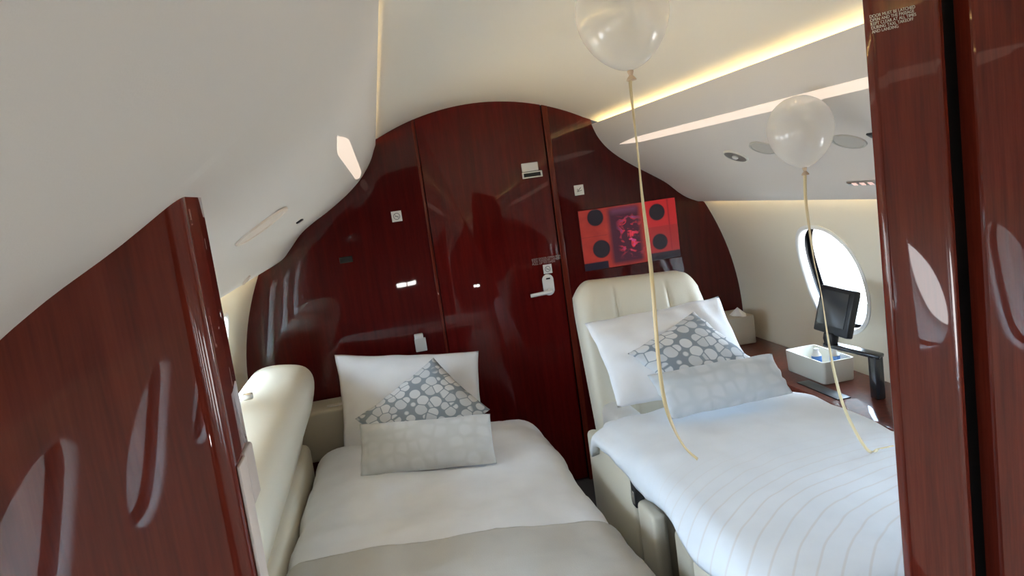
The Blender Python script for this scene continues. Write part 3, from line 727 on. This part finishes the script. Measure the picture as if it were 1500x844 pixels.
def sheet(name, prof, yf, y0, y1, material, thick, nu=70, nv=90, wr=.006, seed=0, back_drop=0, front_drop=0, off=0, crease=1.1):
    """cloth laid over a bed: prof(v) gives a cross-section (x,z) list at v (0 foot, 1 head); yf(u,v) shifts y"""
    V = []; F = []
    for side in (0, 1):
        for j in range(nv + 1):
            v = j / nv; pr = prof(v)
            pr = [(p.x, p.y) for p in spline([(a, b, 0) for a, b in pr], 60)]
            for i in range(nu + 1):
                u = i / nu; x, z = prof_at(pr, u); y = y0 + (y1 - y0) * v + yf(u, v)
                # normal in section
                xa, za = prof_at(pr, max(0, u - .01)); xb, zb = prof_at(pr, min(1, u + .01)); tx, tz = xb - xa, zb - za; l = math.hypot(tx, tz) or 1
                nx, nz = -tz / l, tx / l
                if back_drop and v > .9: k = (v - .9) / .1; z -= back_drop * (1 - math.sqrt(max(0, 1 - k * k)))
                if front_drop and v < .1: k = (.1 - v) / .1; z -= front_drop * (1 - math.sqrt(max(0, 1 - k * k)))
                w_ = noise.noise(Vector((x * 5 + seed, y * 3.2, z * 4))) - crease * abs(noise.noise(Vector((x * 2.2 + y * 1.2 + seed, y * 7 - x * 1.6, z * 2 + 7)))) + .45 * noise.noise(Vector((x * 13 + seed, y * 6, z * 9 + 4))) + .2 * noise.noise(Vector((x * 28, y * 15 + seed, z * 20)))
                d = off + w_ * wr - side * thick
                V.append((x + nx * d, y, z + nz * d))
    m_ = (nu + 1) * (nv + 1)
    for j in range(nv):
        for i in range(nu):
            q = j * (nu + 1) + i; F.append((q, q + 1, q + nu + 2, q + nu + 1)); q += m_; F.append((q, q + nu + 1, q + nu + 2, q + 1))
    for j in range(nv):
        for i in (0, nu): q = j * (nu + 1) + i; F.append((q, q + nu + 1, q + nu + 1 + m_, q + m_))
    for i in range(nu):
        for j in (0, nv): q = j * (nu + 1) + i; F.append((q, q + 1, q + 1 + m_, q + m_))
    return obj(name, V, F, material)

# ------------------------------------------------------------------ left divan bed
dv = thing('divan', (-.55, 2.2, 0), 'cream leather divan made up as a bed along the left sidewall', 'divan')
MB().add(*rbox((-.455, 2.16, .24), (.88, 2.00, .40), .03)).build('base', CREAM_D, dv)
def bolster():
    sec = spline([(-1.13, .52, 0), (-1.128, .80, 0), (-1.105, .875, 0), (-1.04, .905, 0), (-.94, .897, 0), (-.885, .870, 0), (-.868, .81, 0), (-.898, .70, 0), (-.945, .60, 0), (-.965, .535, 0)], 40)
    sec = [(p.x, p.y) for p in sec]; K = 46; ya, yb = 1.60, 3.16; V = []; F = []; cx = -1.03; cz = .70; n = len(sec)
    for i in range(K + 1):
        u = i / K; y = ya + (yb - ya) * u
        d = min(u, 1 - u) * (yb - ya); k = min(1, d / .07); s_ = .82 + .18 * math.sqrt(max(0, 1 - (1 - k) ** 2))
        for x, z in sec:
            nz = noise.noise(Vector((x * 4, y * 3, z * 4))) * .004
            V.append((cx + (x - cx) * s_, y, .52 + (z - .52) * s_ + nz))
    for i in range(K):
        for j in range(n): F.append((i * n + j, i * n + (j + 1) % n, (i + 1) * n + (j + 1) % n, (i + 1) * n + j))
    F += [tuple(range(n)), tuple(K * n + j for j in range(n))[::-1]]
    return V, F
MB().add(*bolster()).build('back_bolster', CREAM, dv, auto=1.0)
MB().add(*rbox((-1.02, 2.38, .42), (.17, 1.56, .26), .03)).build('back_panel', CREAM, dv)
c = (-0.9976, 2.4200, 0.9470)
MB().add(*rbox(c, (.03, .02, .02), .004)).build('belt_clip', CHROME, dv)
hb = MB().add(*rbox((-.86, 3.375, .53), (.30, .22, .22), .015)).build('head_ledge', CREAM_D, dv)
MB().add(*rbox((-.80, 3.33, .642), (.12, .035, .006), .002)).build('ledge_slot_plate', CREAM_G, hb)

def prof_l(v):
    e = .02 * math.sin(v * 9)
    lx = -.965 + .05 * v
    return [(lx - .005, .40), (lx, .46), (lx + .04, .515), (lx + .12, .535), (-.62, .535), (-.40, .53), (-.15, .522), (-.04, .505), (.012, .455), (.030 + e * .3, .38), (.032, .28), (.034, .20)]
du = sheet('duvet', prof_l, lambda u, v: 0, 1.18, 3.20, DUVET, .03, wr=.014, seed=2, back_drop=.10, front_drop=.12)
tag(du, 'white duvet spread over the left divan bed', 'duvet')
def prof_t(v): return [(x, z) for x, z in prof_l(v * .45)][1:-1]
th = sheet('throw_blanket', prof_t, lambda u, v: (.085 - .11 * u) * v, 1.22, 1.985, THROW, .006, wr=.014, seed=2, off=.011, front_drop=.0)
tag(th, 'greige throw blanket across the foot of the left bed', 'blanket')

cushion('pillow', [(-0.7931, 3.3600, 0.8567), (-0.1795, 3.2000, 0.7984), (-0.8060, 3.1000, 0.4822), (-0.2208, 2.9600, 0.4493)], .15, PILLOW, 'plain white pillow propped against the bulkhead on the left bed', 'pillow', seed=1, wr=.012)
cushion('scatter_cushion', [(-0.3798, 3.1000, 0.8239), (-0.1963, 2.9300, 0.6118), (-0.7280, 3.0000, 0.6543), (-0.5396, 2.8400, 0.4617)], .11, DIAM, 'slate and white petal print cushion stood on its corner on the left bed', 'cushion', seed=2, wr=.004, group=None)
cushion('lumbar_cushion', [(-0.7004, 2.8000, 0.6855), (-0.2272, 2.6700, 0.6737), (-0.7221, 2.6900, 0.5249), (-0.2420, 2.5500, 0.5276)], .10, LUMB, 'long pale grey lumbar cushion lying at the front of the left bed', 'cushion', seed=3, wr=.004, pinch=.02)

# ------------------------------------------------------------------ right berth seats
st = thing('club_seat', (.47, 2.45, 0), 'cream leather club seat with its tall backrest under the right bed pillows', 'seat')
def backrest():
    # rounded slab: front face outline in (x, h), leaning slightly
    n = 56; mrows = 40; V = []; F = []
    x0, x1, H = .185, .700, .56
    for side in (0, 1):
        for j in range(mrows + 1):
            v = j / mrows
            for i in range(n + 1):
                u = i / n; a = 2 * u - 1
                top = H - .065 * max(0, (abs(a) - .70) / .30) ** 2.2 - .012 * a
                x = x0 + (x1 - x0) * u; hgt = v * top
                ins = .020 * max(0, (v - .8) / .2) ** 2; x = .4425 + (x - .4425) * (1 - ins)
                edge = (1 - abs(a) ** 5) * (1 - (max(0, v - .75) / .25) ** 3)
                t_ = (.028 + .05 * max(0, edge) ** .5)
                groove = 0
                if side == 0:
                    for g in (-.44, .40): groove += math.exp(-((a - g) / .022) ** 2) * .010 * min(1, (1 - v) * 8)
                    wing = .030 * max(0, abs(a) - .70) / .3 * (1 if v < .8 else max(0, 1 - (v - .8) / .15))
                else: wing = 0
                yb = 2.74 + .13 * v
                V.append((x, yb + (-(t_ + wing - groove) if side == 0 else t_ * 1.1), .50 + hgt))
    m_ = (n + 1) * (mrows + 1)
    for j in range(mrows):
        for i in range(n):
            q = j * (n + 1) + i; F.append((q, q + 1, q + n + 2, q + n + 1)); q += m_; F.append((q, q + n + 1, q + n + 2, q + 1))
    for j in range(mrows):
        for i in (0, n): q = j * (n + 1) + i; F.append((q, q + n + 1, q + n + 1 + m_, q + m_))
    for i in range(n):
        for j in (0, mrows): q = j * (n + 1) + i; F.append((q, q + 1, q + 1 + m_, q + m_))
    return V, F
MB().add(*backrest()).build('backrest', CREAM, st, auto=1.1)
MB().add(*rbox((.245, 2.60, .57), (.11, .20, .12), .035)).build('side_bolster', CREAM_G, st)
MB().add(*rbox((.48, 2.27, .30), (.70, .62, .42), .03)).build('cushion_base', CREAM_D, st)
for s_, x_ in ((0, .125), (1, .845)):
    arm = MB().add(*rbox((x_, 2.35, .33), (.045, .50, .48), .018)).build('arm_panel', CREAM, st)
    arm2 = MB().add(*rbox((x_, 2.01, .29), (.045, .14, .44), .016)).build('arm_end', CREAM, st)
    if s_ == 0:
        bk = MB().add(*rbox((x_ - .012, 2.085, .525), (.03, .035, .08), .004)).build('belt_slot', BLACK, st)
        MB().add(*rbox((x_ - .026, 2.085, .515), (.008, .022, .04), .003)).build('buckle', CHROME, bk)
st2 = thing('club_seat', (.47, 1.5, 0), 'cream leather club seat folded flat under the foot of the right bed', 'seat')
MB().add(*rbox((.48, 1.48, .30), (.70, .52, .42), .03)).build('cushion_base', CREAM_D, st2)
for x_ in (.125, .845):
    MB().add(*rbox((x_, 1.735, .32), (.045, .10, .46), .016)).build('arm_end', CREAM_D, st2)
    MB().add(*rbox((x_, 1.45, .30), (.05, .44, .46), .018)).build('arm_panel', CREAM, st2)
MB().add(*rbox((.098, 1.36, .42), (.006, .05, .09), .003)).build('latch_plate', CHROME, st2)
mt = MB().add(*rbox((.475, 1.90, .565), (.66, 1.30, .09), .03)).build('mattress_pad', DUVET)
tag(mt, 'thin white mattress pad under the duvet of the right bed', 'mattress')
def prof_r(v):
    h = .575 + .012 * math.sin(v * 17) + .03 * max(0, v - .8) / .2
    b = .012 * math.sin(v * 11 + 1)
    return [(.082 + b, h), (.078 + b, h + .035), (.105, .650), (.17, .672), (.35, .675), (.60, .672), (.78, .66), (.855, .63), (.885, .57), (.895, .50)]
du2 = sheet('duvet', prof_r, lambda u, v: 0, 1.19, 2.44, DUVET2, .03, wr=.011, seed=7, back_drop=.07, front_drop=.03)
tag(du2, 'white duvet with fine stitched arcs on the right bed', 'duvet')

cushion('pillow', [(0.1534, 2.6200, 0.9543), (0.6931, 2.6600, 0.9627), (0.1638, 2.3600, 0.7071), (0.6954, 2.3600, 0.6722)], .15, PILLOW, 'plain white pillow leaning on the backrest of the right seat', 'pillow', seed=11, wr=.012)
cushion('scatter_cushion', [(0.5351, 2.5300, 0.9491), (0.6811, 2.4000, 0.7732), (0.2375, 2.4200, 0.8671), (0.3845, 2.3000, 0.7026)], .10, DIAM, 'slate and white petal print cushion stood on its corner on the right bed', 'cushion', seed=12, wr=.004)
cushion('lumbar_cushion', [(0.2473, 2.2700, 0.8229), (0.6826, 2.2700, 0.8183), (0.2724, 2.1600, 0.7036), (0.6836, 2.1600, 0.7102)], .10, LUMBB, 'long pale blue grey lumbar cushion lying at the front of the right bed', 'cushion', seed=13, wr=.004, pinch=.02)

# ------------------------------------------------------------------ right side ledge and what stands on it
lg = thing('side_ledge', (1.02, 2.3, 0), 'glossy mahogany side ledge between the right bed and the sidewall', 'ledge')
MB().add(*rbox((1.04, 2.33, .585), (.29, 2.30, .03), .004)).build('top', LEDGE, lg)
MB().add(*rbox((.945, 2.33, .31), (.08, 2.28, .52), .004)).build('body', MAHOG, lg)
MB().add(*rbox((.955, 2.44, .6015), (.05, .26, .004), .0015)).build('control_strip', BLACK, lg)
tb = thing('tissue_box', (1.06, 3.30, .60), 'beige tissue box at the bulkhead end of the right ledge', 'tissue box')
MB().add(*rbox((1.055, 3.335, .668), (.14, .19, .135), .006)).build('box', BEIGEB, tb)
tq = []
tip = (1.0650, 3.2800, 0.7753)
V = [tip]; F = []
for k in range(14):
    a = 2 * PI * k / 14; rr = .035 + .008 * math.sin(3 * a); V.append((tip[0] + .008 + rr * math.cos(a), tip[1] + .005 + rr * 1.3 * math.sin(a), (.7365) + .003 * math.sin(5 * a)))
for k in range(14): F.append((0, 1 + k, 1 + (k + 1) % 14))
F.append(tuple(range(1, 15)))
obj('tissue', V, F, TISSUE, tb, smooth=False)
# open tray
def tray(c, sx_, sy_, h, wall, rot):
    Rm = Matrix.Rotation(rot, 3, 'Z')
    def ringp(ix, z, r=.012):
        out = []
        hx, hy = sx_ / 2 - ix, sy_ / 2 - ix
        for q in range(4):
            cx_, cy_ = ((hx - r, hy - r), (-hx + r, hy - r), (-hx + r, -hy + r), (hx - r, -hy + r))[q]
            for k in range(5):
                a = PI / 2 * q + PI / 2 * k / 4; out.append(Vector(c) + Rm @ Vector((cx_ + r * math.cos(a), cy_ + r * math.sin(a), z)))
        return out
    rings = [ringp(.005, 0), ringp(.003, .004), ringp(0, h - .003), ringp(0, h), ringp(wall, h), ringp(wall + .008, .006)]
    n = len(rings[0]); V = [p for r in rings for p in r]
    F = [(i * n + k, i * n + (k + 1) % n, (i + 1) * n + (k + 1) % n, (i + 1) * n + k) for i in range(len(rings) - 1) for k in range(n)]
    F += [tuple(range(n))[::-1], tuple((len(rings) - 1) * n + k for k in range(n))]
    return V, F
tag(MB().add(*tray((1.055, 2.615, .6005), .13, .265, .085, .005, 0)).build('storage_tray', TRAYM, auto=.5), 'open cream tray on the right ledge under the monitor', 'tray')
for (bx, by), lab in (((1.02, 2.57), 'small blue bottle in the cream tray left of the monitor post'), ((1.07, 2.53), 'small blue bottle in the cream tray nearest the swing arm')):
    bt = thing('water_bottle', (bx, by, .607), lab, 'bottle')
    MB().add(*lathe([(.0005, 0), (.016, .001), (.018, .006), (.018, .03)], (bx, by, .607), n=20)).build('body', WHITE, bt)
    MB().add(*lathe([(.0185, .03), (.0186, .07), (.0185, .085)], (bx, by, .607), n=20)).build('label_band', BLUE, bt)
    MB().add(*lathe([(.018, .085), (.009, .10), (.009, .112), (.0005, .113)], (bx, by, .607), n=20)).build('neck', WHITE, bt)
# monitor on its swing arm
mo = thing('swing_monitor', (1.04, 2.26, .60), 'black touch monitor on a swing arm in front of the right window', 'monitor')
pt_ = Vector((1.045, 2.255, .60))
MB().add(*rbox((pt_.x, pt_.y, .675), (.034, .040, .150), .006)).build('post', BLACKG, mo)
mc = [Vector((0.9886, 2.4600, 0.9837)), Vector((1.0133, 2.3000, 0.9705)), Vector((0.9471, 2.4600, 0.8252)), Vector((0.9839, 2.3000, 0.8071))]
ctr = sum(mc, Vector()) / 4
ex = (mc[1] - mc[0]).normalized(); ez = (mc[0] - mc[2]); ez = (ez - ex * ez.dot(ex)).normalized(); ny = ex.cross(ez)     # ny points to the back or front
if ny.x > 0: ny = -ny
Wm, Hm = (mc[1] - mc[0]).length, ((mc[0] - mc[2]).length + (mc[1] - mc[3]).length) / 2
def frame_box(cu, cv, cw, su, sv, sw, bev):
    V, F = rbox((0, 0, 0), (su, sv, sw), bev)
    return [ctr + ex * (v.x + cu) + ez * (v.y + cv) + ny * (v.z + cw) for v in V], F
MB().add(*frame_box(0, 0, -.016, Wm, Hm, .030, .006)).build('monitor_case', BLACK, mo)
SCRN = mat('dark monitor glass', (.05, .055, .06), .12, coat=.4)
MB().add(*frame_box(-.004, .008, .0, Wm * .80, Hm * .74, .004, .001)).build('display', SCRN, mo)
jb = ctr - ez * (Hm / 2 + .012) - ny * .012
MB().add(*lathe([(.0005, -.022), (.022, -.02), (.026, 0), (.022, .018), (.0005, .02)], jb, n=24)).build('mount_knuckle', BLACK, mo)
a0 = Vector((pt_.x, pt_.y, .752)); a1 = jb - Vector((0, 0, .026)); dr = (a1 - a0); L_ = dr.length; q = dr.to_track_quat('X', 'Z').to_matrix()
MB().add(*rbox((a0 + a1) / 2, (L_ + .045, .042, .016), .006, q)).build('swing_arm', BLACKG, mo)

# ------------------------------------------------------------------ balloons
def balloon(c, r, ax, ribbon, label):
    c = Vector(c); b = thing('balloon', c, label, 'balloon', 'pearl balloons')
    prof = []
    for i in range(33):
        t = PI * i / 32; rr = math.sin(t); z = -math.cos(t)
        k = 1.22 if z < 0 else 1.0
        if z < 0: rr *= 1 - .16 * (-z) ** 2
        prof.append((max(rr * r, .0035 if i == 0 else .0004), z * r * k))
    MB().add(*lathe(prof, c, ax, 56)).build('skin', PEARL, b)
    axv = Vector(ax).normalized(); kb = c - axv * (r * 1.22)
    MB().add(*lathe([(.0035, .004), (.006, -.002), (.0045, -.006), (.0035, -.009), (.007, -.013), (.0095, -.017), (.0085, -.0185), (.0005, -.017)], kb, axv, 20)).build('knot', GOLD if 0 else mat('knot rubber', (.62, .47, .33), .5), b)
    pts = spline([kb - axv * .010] + [Vector(p) for p in ribbon], 110)
    V = []; F = []
    for i, p in enumerate(pts):
        t = i / 109; a = .1 + .75 * math.sin(t * 9 + c.x * 9); w_ = .0038
        wv = Vector((math.cos(a), math.sin(a), 0)); tv_ = (pts[min(i + 1, 109)] - pts[max(i - 1, 0)]).normalized(); wv = (wv - tv_ * wv.dot(tv_)).normalized(); nv_ = tv_.cross(wv)
        for su, sn in ((1, 1), (-1, 1), (-1, -1), (1, -1)): V.append(p + wv * w_ * su + nv_ * .0004 * sn)
    for i in range(109):
        for k in range(4): F.append((i * 4 + k, i * 4 + (k + 1) % 4, i * 4 + 4 + (k + 1) % 4, i * 4 + 4 + k))
    F += [(0, 1, 2, 3), (439, 438, 437, 436)]
    obj('ribbon', V, F, GOLD, b)
    return b
balloon((-0.0352, 1.3400, 1.7566), .0835, (-.03, 0, 1), [(-0.0350, 1.3400, 1.6225), (-0.0373, 1.3350, 1.4997), (-0.0366, 1.3400, 1.4248), (-0.0336, 1.3450, 1.3222), (-0.0384, 1.3350, 1.2462), (-0.0410, 1.3400, 1.1275), (-0.0371, 1.3450, 1.0381), (-0.0237, 1.3500, 0.9794), (-0.0087, 1.3400, 0.9381), (0.0108, 1.3300, 0.9127)], 'pearl white balloon at the ceiling, cut by the top of the view, gold ribbon')
balloon((0.5311, 1.7400, 1.5214), .0795, (-.03, 0, 1), [(0.5298, 1.7400, 1.3498), (0.5327, 1.7400, 1.2808), (0.5409, 1.7450, 1.1926), (0.5566, 1.7500, 1.1015), (0.5673, 1.7550, 0.9915), (0.5796, 1.7600, 0.8971), (0.5905, 1.7500, 0.8052), (0.5998, 1.7200, 0.7380), (0.6121, 1.6850, 0.6897), (0.6487, 1.6900, 0.6880), (0.6859, 1.6900, 0.6879)], 'smaller pearl white balloon under the right light strip, gold ribbon trailing to the right bed')

for dx in (-.09, .03):  # lamps added behind the viewer to put bright spots in the rear bulkhead
    al = thing('added_glint_lamp', ((-.235) + dx, Y0 + .005, .42), 'small added lamp low on the front bulkhead, unseen, there for its glint in the rear bulkhead', 'lamp', 'added glint lamps')
    MB().add(*rbox(((-.235) + dx, Y0 + .012, .44), (.10, .014, .05), .005)).build('lens', GLINT, al)
    MB().add(*rbox(((-.235) + dx, Y0 + .0075, .44), (.114, .007, .064), .003)).build('frame', CHROME, al)
